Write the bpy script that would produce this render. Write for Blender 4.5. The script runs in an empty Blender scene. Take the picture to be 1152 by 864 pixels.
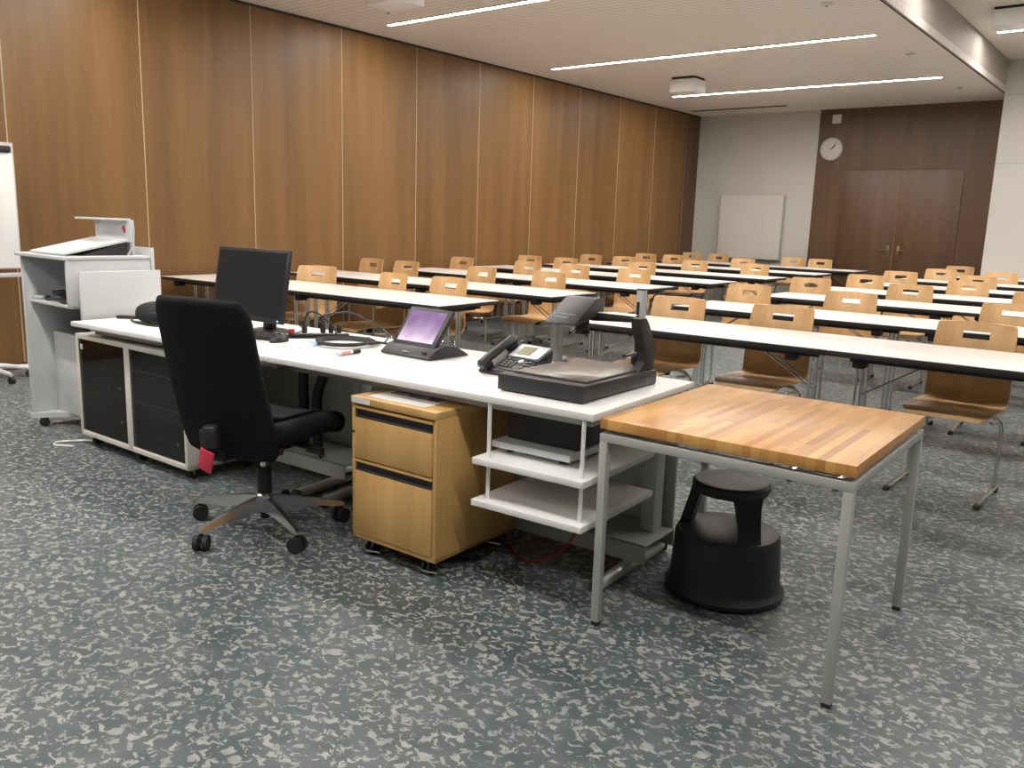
import bpy, bmesh, math, random
from mathutils import Vector, Matrix
R = math.radians
random.seed(7)
sc = bpy.context.scene
col = sc.collection

# ------------------------------------------------------------------ materials
def newmat(name):
    m = bpy.data.materials.new(name); m.use_nodes = True
    nt = m.node_tree; b = nt.nodes['Principled BSDF']
    return m, nt, b
def flat(name, c, rough=.5, metal=0.0, spec=.5, bump=0, bscale=200, var=0, coat=0):
    m, nt, b = newmat(name)
    b.inputs['Base Color'].default_value = (*c, 1); b.inputs['Roughness'].default_value = rough
    b.inputs['Metallic'].default_value = metal; b.inputs['Specular IOR Level'].default_value = spec
    b.inputs['Coat Weight'].default_value = coat
    tc = nt.nodes.new('ShaderNodeTexCoord')
    n = nt.nodes.new('ShaderNodeTexNoise'); n.inputs['Scale'].default_value = bscale; n.inputs['Detail'].default_value = 3
    nt.links.new(tc.outputs['Object'], n.inputs['Vector'])
    if var:
        mx = nt.nodes.new('ShaderNodeMix'); mx.data_type = 'RGBA'
        mx.inputs['A'].default_value = (*[v*(1-var) for v in c], 1); mx.inputs['B'].default_value = (*[min(1, v*(1+var)) for v in c], 1)
        nt.links.new(n.outputs['Fac'], mx.inputs['Factor']); nt.links.new(mx.outputs['Result'], b.inputs['Base Color'])
    if bump:
        bp = nt.nodes.new('ShaderNodeBump'); bp.inputs['Strength'].default_value = bump; bp.inputs['Distance'].default_value = .002
        nt.links.new(n.outputs['Fac'], bp.inputs['Height']); nt.links.new(bp.outputs['Normal'], b.inputs['Normal'])
    return m
def wood(name, c1, c2, axis=2, scale=14, stretch=.06, rough=.4, panel=0, coat=0):
    """straight-grained veneer; grain runs along axis"""
    m, nt, b = newmat(name); N = nt.nodes; L = nt.links
    tc = N.new('ShaderNodeTexCoord'); mp = N.new('ShaderNodeMapping')
    s = [1, 1, 1]; s[axis] = stretch; mp.inputs['Scale'].default_value = s
    L.new(tc.outputs['Object'], mp.inputs['Vector'])
    n1 = N.new('ShaderNodeTexNoise'); n1.inputs['Scale'].default_value = scale; n1.inputs['Detail'].default_value = 5; n1.inputs['Distortion'].default_value = .3
    n2 = N.new('ShaderNodeTexNoise'); n2.inputs['Scale'].default_value = scale*7; n2.inputs['Detail'].default_value = 2
    L.new(mp.outputs['Vector'], n1.inputs['Vector']); L.new(mp.outputs['Vector'], n2.inputs['Vector'])
    ad = N.new('ShaderNodeMath'); ad.operation = 'MULTIPLY_ADD'; ad.inputs[1].default_value = .3
    L.new(n2.outputs['Fac'], ad.inputs[0]); L.new(n1.outputs['Fac'], ad.inputs[2])
    fac = ad.outputs[0]
    if panel:
        sx = N.new('ShaderNodeSeparateXYZ'); L.new(tc.outputs['Object'], sx.inputs[0])
        # every leaf of veneer has its own tone
        d = N.new('ShaderNodeMath'); d.operation = 'MULTIPLY_ADD'; d.inputs[1].default_value = 1/panel; d.inputs[2].default_value = -2.9/panel
        L.new(sx.outputs['Y'], d.inputs[0])
        f = N.new('ShaderNodeMath'); f.operation = 'FLOOR'; L.new(d.outputs[0], f.inputs[0])
        w = N.new('ShaderNodeTexWhiteNoise'); w.noise_dimensions = '1D'; L.new(f.outputs[0], w.inputs['W'])
        a2 = N.new('ShaderNodeMath'); a2.operation = 'MULTIPLY_ADD'; a2.inputs[1].default_value = .08
        L.new(w.outputs['Value'], a2.inputs[0]); L.new(fac, a2.inputs[2]); fac = a2.outputs[0]
    rp = N.new('ShaderNodeValToRGB'); rp.color_ramp.elements[0].position = .45; rp.color_ramp.elements[1].position = .9
    rp.color_ramp.elements[0].color = (*c1, 1); rp.color_ramp.elements[1].color = (*c2, 1)
    L.new(fac, rp.inputs[0]); L.new(rp.outputs[0], b.inputs['Base Color'])
    b.inputs['Roughness'].default_value = rough; b.inputs['Coat Weight'].default_value = coat
    return m
def butcher(name):
    m, nt, b = newmat(name); N = nt.nodes; L = nt.links
    def mth(op, a, b_=None, c_=None):
        n = N.new('ShaderNodeMath'); n.operation = op
        for i, v in enumerate((a, b_, c_)):
            if v is None: continue
            if isinstance(v, (int, float)): n.inputs[i].default_value = v
            else: L.new(v, n.inputs[i])
        return n.outputs[0]
    tc = N.new('ShaderNodeTexCoord'); sx = N.new('ShaderNodeSeparateXYZ'); L.new(tc.outputs['Object'], sx.inputs[0])
    row = mth('FLOOR', mth('DIVIDE', sx.outputs['X'], .0265))
    w1 = N.new('ShaderNodeTexWhiteNoise'); w1.noise_dimensions = '1D'; L.new(row, w1.inputs['W'])
    yy = mth('DIVIDE', mth('ADD', sx.outputs['Y'], mth('MULTIPLY', w1.outputs['Value'], .9)), .36)
    idx = mth('FLOOR', yy)
    cv = N.new('ShaderNodeCombineXYZ'); L.new(row, cv.inputs[0]); L.new(idx, cv.inputs[1])
    w2 = N.new('ShaderNodeTexWhiteNoise'); w2.noise_dimensions = '2D'; L.new(cv.outputs[0], w2.inputs['Vector'])
    mp = N.new('ShaderNodeMapping'); mp.inputs['Scale'].default_value = (1, .05, 1); L.new(tc.outputs['Object'], mp.inputs['Vector'])
    n = N.new('ShaderNodeTexNoise'); n.inputs['Scale'].default_value = 110; n.inputs['Detail'].default_value = 4; L.new(mp.outputs[0], n.inputs['Vector'])
    f = mth('ADD', mth('MULTIPLY', w2.outputs['Value'], .8), mth('MULTIPLY_ADD', n.outputs['Fac'], .5, -.12))
    r = N.new('ShaderNodeValToRGB'); e = r.color_ramp.elements
    e[0].position = 0; e[0].color = (.37, .155, .036, 1); e[1].position = 1; e[1].color = (.70, .400, .128, 1)
    x = e.new(.45); x.color = (.55, .270, .075, 1)
    L.new(f, r.inputs[0]); L.new(r.outputs[0], b.inputs['Base Color']); b.inputs['Roughness'].default_value = .33
    return m
def floor_mat():
    m, nt, b = newmat('speckled_vinyl'); N = nt.nodes; L = nt.links
    tc = N.new('ShaderNodeTexCoord')
    mp = N.new('ShaderNodeMapping'); mp.inputs['Scale'].default_value = (1, 1.25, 1); mp.inputs['Rotation'].default_value = (0, 0, R(-35))
    L.new(tc.outputs['Object'], mp.inputs['Vector'])
    n = N.new('ShaderNodeTexNoise'); n.inputs['Scale'].default_value = 32; n.inputs['Detail'].default_value = 3.2; n.inputs['Roughness'].default_value = .6; n.inputs['Distortion'].default_value = .7
    L.new(mp.outputs[0], n.inputs['Vector'])
    r1 = N.new('ShaderNodeValToRGB'); r1.color_ramp.elements[0].position = .53; r1.color_ramp.elements[1].position = .575
    L.new(n.outputs['Fac'], r1.inputs[0])
    n2 = N.new('ShaderNodeTexNoise'); n2.inputs['Scale'].default_value = 9; n2.inputs['Detail'].default_value = 1; L.new(tc.outputs['Object'], n2.inputs['Vector'])
    base = N.new('ShaderNodeValToRGB'); base.color_ramp.elements[0].position = .35; base.color_ramp.elements[1].position = .65
    base.color_ramp.elements[0].color = (.070, .094, .101, 1); base.color_ramp.elements[1].color = (.107, .125, .131, 1)
    L.new(n2.outputs['Fac'], base.inputs[0])
    n3 = N.new('ShaderNodeTexNoise'); n3.inputs['Scale'].default_value = 14; L.new(tc.outputs['Object'], n3.inputs['Vector'])
    fl = N.new('ShaderNodeValToRGB'); fl.color_ramp.elements[0].position = .35; fl.color_ramp.elements[1].position = .62
    fl.color_ramp.elements[0].color = (.24, .26, .26, 1); fl.color_ramp.elements[1].color = (.375, .375, .357, 1)
    L.new(n3.outputs['Fac'], fl.inputs[0])
    mx = N.new('ShaderNodeMix'); mx.data_type = 'RGBA'
    L.new(r1.outputs[0], mx.inputs['Factor']); L.new(base.outputs[0], mx.inputs['A']); L.new(fl.outputs[0], mx.inputs['B'])
    L.new(mx.outputs['Result'], b.inputs['Base Color'])
    b.inputs['Roughness'].default_value = .42; b.inputs['Specular IOR Level'].default_value = .35
    return m
def ceiling_mat():
    m, nt, b = newmat('grooved_ceiling'); N = nt.nodes; L = nt.links
    tc = N.new('ShaderNodeTexCoord'); sx = N.new('ShaderNodeSeparateXYZ'); L.new(tc.outputs['Object'], sx.inputs[0])
    a = N.new('ShaderNodeMath'); a.operation = 'MULTIPLY'; a.inputs[1].default_value = 11; L.new(sx.outputs['Y'], a.inputs[0])
    f = N.new('ShaderNodeMath'); f.operation = 'FRACT'; L.new(a.outputs[0], f.inputs[0])
    g = N.new('ShaderNodeValToRGB'); g.color_ramp.interpolation = 'LINEAR'
    e = g.color_ramp.elements; e[0].position = 0; e[0].color = (.50, .43, .37, 1); e[1].position = .16; e[1].color = (.74, .67, .60, 1)
    x = e.new(.9); x.color = (.74, .67, .60, 1); x = e.new(1.0); x.color = (.50, .43, .37, 1)
    L.new(f.outputs[0], g.inputs[0]); L.new(g.outputs[0], b.inputs['Base Color']); b.inputs['Roughness'].default_value = .6
    return m
def emis(name, c, s):
    m, nt, b = newmat(name); b.inputs['Base Color'].default_value = (*c, 1)
    b.inputs['Emission Color'].default_value = (*c, 1); b.inputs['Emission Strength'].default_value = s
    return m
def screen_mat():
    m, nt, b = newmat('touch_screen_picture'); N = nt.nodes; L = nt.links
    tc = N.new('ShaderNodeTexCoord'); n = N.new('ShaderNodeTexNoise'); n.inputs['Scale'].default_value = 9; n.inputs['Detail'].default_value = 2
    L.new(tc.outputs['Object'], n.inputs['Vector'])
    r = N.new('ShaderNodeValToRGB'); r.color_ramp.elements[0].position = .3; r.color_ramp.elements[1].position = .75
    r.color_ramp.elements[0].color = (.17, .06, .22, 1); r.color_ramp.elements[1].color = (.30, .17, .40, 1)
    L.new(n.outputs['Fac'], r.inputs[0]); L.new(r.outputs[0], b.inputs['Emission Color']); b.inputs['Emission Strength'].default_value = 1.0
    b.inputs['Base Color'].default_value = (.02, .02, .02, 1); b.inputs['Roughness'].default_value = .15
    return m
def collage_mat():
    m, nt, b = newmat('printed_photo_strip'); N = nt.nodes; L = nt.links
    tc = N.new('ShaderNodeTexCoord'); v = N.new('ShaderNodeTexVoronoi'); v.inputs['Scale'].default_value = 38
    L.new(tc.outputs['Object'], v.inputs['Vector'])
    r = N.new('ShaderNodeValToRGB'); e = r.color_ramp.elements
    e[0].position = 0; e[0].color = (.03, .03, .06, 1); e[1].position = 1; e[1].color = (.55, .5, .5, 1)
    x = e.new(.35); x.color = (.32, .05, .06, 1); x = e.new(.6); x.color = (.16, .13, .22, 1)
    sp = N.new('ShaderNodeSeparateColor'); L.new(v.outputs['Color'], sp.inputs[0]); L.new(sp.outputs[0], r.inputs[0]); L.new(r.outputs[0], b.inputs['Base Color'])
    b.inputs['Roughness'].default_value = .4
    return m
def smoked():
    m, nt, b = newmat('smoked_acrylic'); N = nt.nodes; L = nt.links
    out = N['Material Output']; t = N.new('ShaderNodeBsdfTransparent'); t.inputs[0].default_value = (.6, .6, .6, 1)
    g = N.new('ShaderNodeBsdfGlossy'); g.inputs['Roughness'].default_value = .06
    fr = N.new('ShaderNodeFresnel'); fr.inputs[0].default_value = 1.45
    mu = N.new('ShaderNodeMath'); mu.operation = 'MULTIPLY'; mu.inputs[1].default_value = .35; L.new(fr.outputs[0], mu.inputs[0])
    mx = N.new('ShaderNodeMixShader'); L.new(mu.outputs[0], mx.inputs[0]); L.new(t.outputs[0], mx.inputs[1]); L.new(g.outputs[0], mx.inputs[2])
    L.new(mx.outputs[0], out.inputs[0]); return m

M = dict(
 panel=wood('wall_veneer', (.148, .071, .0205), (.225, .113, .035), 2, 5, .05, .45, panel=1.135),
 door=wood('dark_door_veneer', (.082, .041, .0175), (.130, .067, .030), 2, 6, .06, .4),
 strip=flat('pale_joint_strip', (.50, .36, .23), .5),
 chairwood=wood('beech_plywood', (.56, .325, .135), (.78, .50, .24), 2, 9, .12, .38),
 cabwood=wood('pale_beech_laminate', (.53, .305, .095), (.68, .42, .155), 2, 8, .1, .45),
 butcher=butcher('oiled_butcher_block'),
 floor=floor_mat(), ceil=ceiling_mat(),
 white=flat('white_laminate', (.86, .855, .84), .35, var=.02, bscale=5),
 twhite=flat('table_laminate', (.80, .765, .725), .3, var=.02, bscale=4),
 plaster=flat('white_plaster', (.52, .50, .46), .8, var=.03, bscale=2),
 board=flat('pale_board_face', (.56, .54, .49), .5),
 grey=flat('light_grey_steel', (.36, .37, .36), .45, var=.03, bscale=8),
 frame=flat('silver_grey_powder_coat', (.46, .47, .44), .42, .15, bump=.1, bscale=300),
 lwhite=flat('lectern_white', (.62, .63, .64), .45, var=.02, bscale=5),
 cream=flat('cream_white_frame', (.78, .74, .67), .4),
 chrome=flat('chrome_tube', (.74, .74, .73), .2, 1),
 alu=flat('polished_aluminium', (.70, .71, .73), .2, .95),
 anod=flat('anodised_aluminium', (.50, .51, .51), .45, .4),
 black=flat('black_plastic', (.016, .016, .018), .45, bump=.15, bscale=400),
 edge=flat('black_table_edge', (.018, .016, .016), .5),
 fabric=flat('black_woven_fabric', (.011, .011, .012), .85, spec=.15, bump=.5, bscale=900, var=.3),
 seatf=flat('dark_grey_seat_fabric', (.020, .021, .023), .85, spec=.25, bump=.5, bscale=900, var=.3),
 rubber=flat('black_rubber', (.02, .02, .02), .6),
 matt=flat('black_step_stool_plastic', (.017, .017, .018), .5, bump=.5, bscale=260),
 dgrey=flat('charcoal_casing', (.030, .030, .033), .42, bump=.1, bscale=500),
 red=flat('red_plastic', (.60, .03, .06), .4), pinkred=flat('red_tag_card', (.62, .035, .08), .45, var=.15, bscale=60),
 paper=flat('white_paper', (.82, .80, .78), .6), blue=flat('blue_paper', (.28, .48, .85), .5),
 silver=flat('silver_plastic', (.62, .64, .66), .3, .3), lcd=flat('olive_display', (.20, .19, .07), .3),
 mirror=flat('glass_plate', (.17, .145, .125), .30, .2, var=.6, bscale=26),
 brass=flat('brass_handle', (.24, .17, .09), .4, 1), screen=screen_mat(), collage=collage_mat(), smoked=smoked(),
 off=flat('switched_off_display', (.010, .011, .012), .5, spec=.3), redcable=flat('red_cable_sheath', (.35, .02, .02), .5),
 soffit=flat('brushed_bronze_soffit', (.40, .355, .31), .68, .2, bump=.1, bscale=80),
 led=emis('led_diffuser', (1.0, .955, .90), 126), leddot=emis('blue_power_led', (.25, .5, .8), .8), clear=flat('translucent_grey_plastic', (.35, .36, .37), .2),
 nightwall=flat('dark_grey_wall', (.09, .09, .09), .5),
 dim_grey=flat('dull_grey_metal', (.12, .12, .12), .4, .3),
 dark=flat('dark_slot', (.03, .025, .02), .8), cork=flat('brown_fibre', (.2, .1, .05), .8),
)
# ------------------------------------------------------------------ mesh helpers
class MB:
    def __init__(s): s.bm = bmesh.new()
    def _x(s, vs, rot, pivot):
        if rot:
            bmesh.ops.rotate(s.bm, verts=vs, cent=pivot, matrix=rot)
    def box(s, x0, x1, y0, y1, z0, z1, bev=0, rot=None, seg=2):
        t = bmesh.new(); bmesh.ops.create_cube(t, size=1)
        bmesh.ops.scale(t, vec=(x1-x0, y1-y0, z1-z0), verts=t.verts)
        c = Vector(((x0+x1)/2, (y0+y1)/2, (z0+z1)/2))
        if bev:
            bmesh.ops.bevel(t, geom=t.edges[:]+t.verts[:], offset=min(bev, .49*min(x1-x0, y1-y0, z1-z0)), segments=seg, profile=.5, affect='EDGES')
        if rot is not None: bmesh.ops.rotate(t, verts=t.verts, cent=(0, 0, 0), matrix=rot)
        bmesh.ops.translate(t, vec=c, verts=t.verts); s._merge(t); return s
    def _merge(s, t):
        me = bpy.data.meshes.new('tmp'); t.to_mesh(me); t.free(); s.bm.from_mesh(me); bpy.data.meshes.remove(me)
    def tube(s, pts, r, n=10, closed=False):
        pts = [Vector(p) for p in pts]; rs = r if isinstance(r, (list, tuple)) else [r]*len(pts)
        t = bmesh.new(); rings = []; up = None; N = len(pts)
        for i, p in enumerate(pts):
            if closed: d = pts[(i+1) % N]-pts[i-1]
            else: d = pts[min(i+1, N-1)]-pts[max(i-1, 0)]
            d.normalize()
            if up is None: up = d.orthogonal().normalized()
            up = (up-d*up.dot(d)).normalized(); v = d.cross(up)
            rings.append([t.verts.new(p+(up*math.cos(2*math.pi*k/n)+v*math.sin(2*math.pi*k/n))*rs[i]) for k in range(n)])
        for i in range(N if closed else N-1):
            a, b2 = rings[i], rings[(i+1) % N]
            for k in range(n): t.faces.new((a[k], a[(k+1) % n], b2[(k+1) % n], b2[k]))
        if not closed:
            t.faces.new(rings[0][::-1]); t.faces.new(rings[-1])
        s._merge(t); return s
    def cyl(s, a, b, r, n=20, r2=None): return s.tube([a, b], [r, r if r2 is None else r2], n)
    def lathe(s, prof, n=32, c=(0, 0, 0), sx=1, sy=1):
        t = bmesh.new(); rings = []
        for (r, z) in prof:
            rings.append([t.verts.new((c[0]+sx*r*math.cos(2*math.pi*k/n), c[1]+sy*r*math.sin(2*math.pi*k/n), c[2]+z)) for k in range(n)])
        for a, b2 in zip(rings, rings[1:]):
            for k in range(n): t.faces.new((a[k], a[(k+1) % n], b2[(k+1) % n], b2[k]))
        t.faces.new(rings[0][::-1]); t.faces.new(rings[-1]); s._merge(t); return s
    def prism(s, poly, axis, a, b, bev=0):
        """poly in the two other axes (cyclic order), extruded along axis from a to b"""
        t = bmesh.new()
        def P(u, v, w):
            q = [0, 0, 0]; q[axis] = w; o = [i for i in range(3) if i != axis]; q[o[0]] = u; q[o[1]] = v; return q
        A = [t.verts.new(P(u, v, a)) for u, v in poly]; B = [t.verts.new(P(u, v, b)) for u, v in poly]
        t.faces.new(A); t.faces.new(B[::-1]); n = len(poly)
        for i in range(n): t.faces.new((A[i], B[i], B[(i+1) % n], A[(i+1) % n]))
        bmesh.ops.recalc_face_normals(t, faces=t.faces)
        if bev: bmesh.ops.bevel(t, geom=t.edges[:]+t.verts[:], offset=bev, segments=2, profile=.5, affect='EDGES')
        s._merge(t); return s
    def build(s, name, mat, parent=None, sharp=35, label=None):
        bmesh.ops.recalc_face_normals(s.bm, faces=s.bm.faces)
        me = bpy.data.meshes.new(name); s.bm.to_mesh(me); s.bm.free()
        me.materials.append(M[mat] if isinstance(mat, str) else mat)
        me.shade_smooth(); me.set_sharp_from_angle(angle=R(sharp))
        o = bpy.data.objects.new(name, me); col.objects.link(o)
        if parent is not None: o.parent = parent
        if label: o['label'] = label
        return o
def thing(name, label, cat, loc=(0, 0, 0), rz=0, group=None):
    o = bpy.data.objects.new(name, None); o.empty_display_size = .1; col.objects.link(o)
    o.location = loc; o.rotation_euler = (0, 0, rz); o['label'] = label; o['category'] = cat
    if group: o['group'] = group
    return o
def tag(o, label, cat, group=None, loc=None, rz=0):
    o['label'] = label; o['category'] = cat
    if group: o['group'] = group
    if loc: o.location = loc; o.rotation_euler = (0, 0, rz)
    return o
def structure(o): o['kind'] = 'structure'; return o
def dup(root, loc, rz, label):
    kids = {}
    for o in bpy.data.objects:
        if o.parent: kids.setdefault(o.parent.name, []).append(o)
    r = root.copy(); col.objects.link(r); r.location = loc; r.rotation_euler = (0, 0, rz); r['label'] = label
    def rec(src, dst):
        for ch in kids.get(src.name, []):
            c = ch.copy(); col.objects.link(c); c.parent = dst; rec(ch, c)
    rec(root, r); return r
def arc(cx, cy, r, a0, a1, n): return [(cx+r*math.cos(R(a0+(a1-a0)*i/n)), cy+r*math.sin(R(a0+(a1-a0)*i/n))) for i in range(n+1)]
def smoothpath(pts, n=8):
    P = [Vector(p) for p in pts]; out = []
    for i in range(len(P)-1):
        p0, p1, p2, p3 = P[max(i-1, 0)], P[i], P[i+1], P[min(i+2, len(P)-1)]
        for k in range(n):
            t = k/n; out.append(.5*((2*p1)+(p2-p0)*t+(2*p0-5*p1+4*p2-p3)*t*t+(3*p1-p0-3*p2+p3)*t**3))
    out.append(P[-1]); return out

# ------------------------------------------------------------------ the room
WX, BY, CZ, CZ2, SX = -7.5, 14.75, 3.325, 3.744, -2.45
FY, EX = -4.2, 5.5
structure(MB().box(WX-.3, EX+.2, FY-.2, BY+.3, -.1, 0).build('floor', 'floor'))
structure(MB().box(WX-.2, WX, FY, BY, 0, CZ+.1).build('wall_left', 'panel'))
for i in range(-5, 11):
    structure(MB().box(WX, WX+.004, 2.9+1.135*i-.0045, 2.9+1.135*i+.0045, .06, CZ-.025).build('trim_%d' % (i+6), 'strip'))
structure(MB().box(WX, WX+.012, FY, BY, 0, .06).build('baseboard_left', 'door'))
structure(MB().box(WX, WX+.003, 14.2, BY, .06, CZ-.025).build('wall_left_end', 'door'))
structure(MB().box(WX, WX+.006, FY, BY, CZ-.025, CZ).build('trim_17', 'dark'))
structure(MB().box(WX, -5.29, BY, BY+.2, 0, CZ+.1).build('wall_back_left', 'plaster'))
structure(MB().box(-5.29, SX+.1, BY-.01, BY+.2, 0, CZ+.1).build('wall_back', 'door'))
structure(MB().box(WX, -5.29, BY-.02, BY, 0, .12).build('baseboard_back', 'grey'))
w = MB().box(SX, EX, 13.95, BY+.2, 0, CZ2+.1).build('wall_back_right', 'plaster'); structure(w)
for k, z in enumerate((2.35, 3.28)):
    structure(MB().box(SX-.001, EX, 13.944, 13.951, z-.006, z+.006).build('trim_%d' % (18+k), 'grey'))
structure(MB().box(EX, EX+.2, FY, BY, 0, CZ2+.1).build('wall_right', 'nightwall'))
structure(MB().box(WX-.2, EX+.2, FY-.2, FY, 0, CZ2+.1).build('wall_front', 'grey'))
structure(MB().box(WX-.2, SX, FY-.2, BY+.2, CZ, CZ+.08).build('ceiling', 'ceil'))
structure(MB().box(SX-.02, SX, FY, BY, CZ-.004, CZ2).build('ceiling_soffit', 'soffit'))
structure(MB().box(SX, EX+.2, FY-.2, BY+.2, CZ2, CZ2+.08).build('ceiling_raised', 'ceil'))
structure(MB().box(SX-.028, SX-.02, FY, 14.7, CZ-.012, CZ).build('trim_20', 'dark'))
# recessed dark slot over the back corner
structure(MB().box(-7.3, -5.6, 13.95, 14.07, CZ-.003, CZ+.002).build('trim_21', 'dark'))
# doors
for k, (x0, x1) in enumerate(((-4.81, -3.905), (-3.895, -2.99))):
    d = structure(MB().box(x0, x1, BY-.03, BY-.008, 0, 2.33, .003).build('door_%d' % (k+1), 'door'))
    hx = -3.98 if k == 0 else -3.82; sgn = -1 if k == 0 else 1
    MB().box(hx-.022, hx+.022, BY-.038, BY-.03, .93, 1.13, .003).tube([(hx, BY-.03, 1.06), (hx, BY-.085, 1.06), (hx+sgn*.12, BY-.085, 1.06)], .010).build('door_handle', 'brass', d, label='brass lever handle')
structure(MB().box(-4.85, -2.95, BY-.022, BY-.008, 2.335, 2.355).box(-3.904, -3.896, BY-.033, BY-.012, 0, 2.33).build('trim_22', 'door'))
# pale astragal between the two leaves
structure(MB().box(-3.906, -3.894, BY-.036, BY-.03, 0, 2.33).build('trim_23', 'brass'))
# clock, wall box, board
ck = thing('wall_clock', 'round white wall clock with grey rim high on the dark wood wall', 'clock', (-5.04, BY-.01, 2.68))
def disc(r, y0, y1, n=36, cx=0, cz=0):
    return MB().cyl((cx, y0, cz), (cx, y1, cz), r, n)
disc(.185, 0, -.05).build('rim', 'grey', ck)
disc(.165, -.05, -.055).build('dial', 'board', ck)
h = MB()
for a, l, wd in ((48, .085, .014), (37, .13, .009)):
    v = Vector((math.sin(R(a)), 0, math.cos(R(a))))
    h.tube([tuple(-v*.02+Vector((0, -.06, 0))), tuple(v*l+Vector((0, -.06, 0)))], wd/2, 6)
h.build('hands', 'black', ck)
t = MB()
for k in range(12):
    v = Vector((math.sin(R(30*k)), 0, math.cos(R(30*k))))
    t.tube([tuple(v*.135+Vector((0, -.056, 0))), tuple(v*.155+Vector((0, -.056, 0)))], .004, 4)
t.build('hour_marks', 'black', ck)
wb = thing('wall_sensor_box', 'small square white box fixed above the wall clock', 'sensor', (-5.0, BY-.01, 3.16))
MB().box(-.07, .07, -.045, 0, -.07, .07, .006).build('housing', 'board', wb); MB().box(-.03, .03, -.048, -.045, -.05, -.04).build('grille', 'grey', wb)
bd = thing('whiteboard', 'large pale whiteboard hung on the white back wall', 'whiteboard', (-6.34, BY, .8))
MB().box(-.57, .57, -.135, -.13, .012, 1.108).build('writing_surface', 'board', bd)
MB().box(-.585, .585, -.13, -.02, 0, 1.12, .008).build('backing_panel', 'plaster', bd)
for x_ in (-.5, .4): MB().box(x_, x_+.1, -.0205, -.001, .2, .9).build('wall_bracket', 'grey', bd)
# ceiling lights
places = {6.52: ('frontmost of the long light strips seen in the low ceiling', -6.99, -2.90), 9.44: ('middle one of the three long light strips seen in the low ceiling', -7.0, -2.9), 12.3: ('rearmost of the three long light strips in the low ceiling', -6.75, -2.9)}
def strip_light(x0, x1, y, z, lab):
    t = thing('ceiling_light', lab, 'ceiling light', ((x0+x1)/2, y, z), 0, 'recessed strip lights in the ceiling'); hl = (x1-x0)/2
    MB().box(-hl, hl, -.032, -.026, -.012, 0).box(-hl, hl, .026, .032, -.012, 0).box(-hl-.006, -hl, -.032, .032, -.012, 0).box(hl, hl+.006, -.032, .032, -.012, 0).build('frame', 'grey', t)
    MB().box(-hl, hl, -.025, .025, -.010, -.002).build('diffuser', 'led', t)
for y in (6.52, 9.44, 12.3):
    strip_light(places[y][1], places[y][2], y, CZ, places[y][0])
for k, y in enumerate((3.6, 1.3, -1.0)):  # last of these strips is unseen, added to brighten the front area
    strip_light(-7.0, -2.9, y, CZ, ['long light strip in the low ceiling above the teaching desk', 'long light strip in the low ceiling in front of the teaching desk', 'unseen light strip added in the low ceiling nearest the front wall'][k])
for k, y in enumerate((12.0, 9.1, 6.2, .9)):
    strip_light(-2.27, 3.6, y, CZ2, ['short visible end of a light strip in the raised ceiling at top right', 'second light strip from the rear in the raised ceiling', 'third light strip from the rear in the raised ceiling', 'foremost light strip in the raised ceiling'][k])
def hang(x, y, z, w, hh, lab):
    t = thing('ceiling_speaker', lab, 'speaker', (x, y, z), 0, 'pale boxes hanging under the ceiling')
    MB().box(-w/2, w/2, 0, .34, -hh-.03, -.03, .012).build('housing', 'white', t)
    MB().box(-w/2+.02, w/2-.02, .02, .32, -.03, 0).build('dark_gap', 'dark', t)  # dark block fills the gap between box and ceiling
    MB().box(-w/2+.03, w/2-.03, -.004, 0, -hh-.01, -.05, .001).build('front_grille', 'white', t)
hang(-5.78, 10.75, CZ, .38, .17, 'pale box hanging under the low ceiling near the left end of the rear light strip')
hang(-5.95, 5.45, CZ, .42, .10, 'pale box hanging under the low ceiling, cut by the top edge near the wood wall')
hang(-1.93, 10.7, CZ2, .36, .17, 'pale box hanging under the raised ceiling at top right')
for k, (x, y) in enumerate(((-2.91, 8.0), (-2.87, 10.66), (-2.89, 13.3), (-6.55, 6.1))):
    t = thing('ceiling_sprinkler', ['little white ceiling dome ahead of the middle light strip end', 'little white ceiling dome between middle and rear light strip ends', 'little white ceiling dome close to the back wall', 'tiny ceiling dome at the top edge near the wood wall'][k], 'sprinkler', (x, y, CZ), 0, 'small domes in the low ceiling')
    MB().lathe([(.05, 0), (.055, -.008), (.04, -.014), (.012, -.016)][::-1], 16).build('rosette', 'board', t)
    MB().lathe([(.008, -.028), (.014, -.024), (.012, -.012)], 12).build('nozzle', 'chrome', t)

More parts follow.
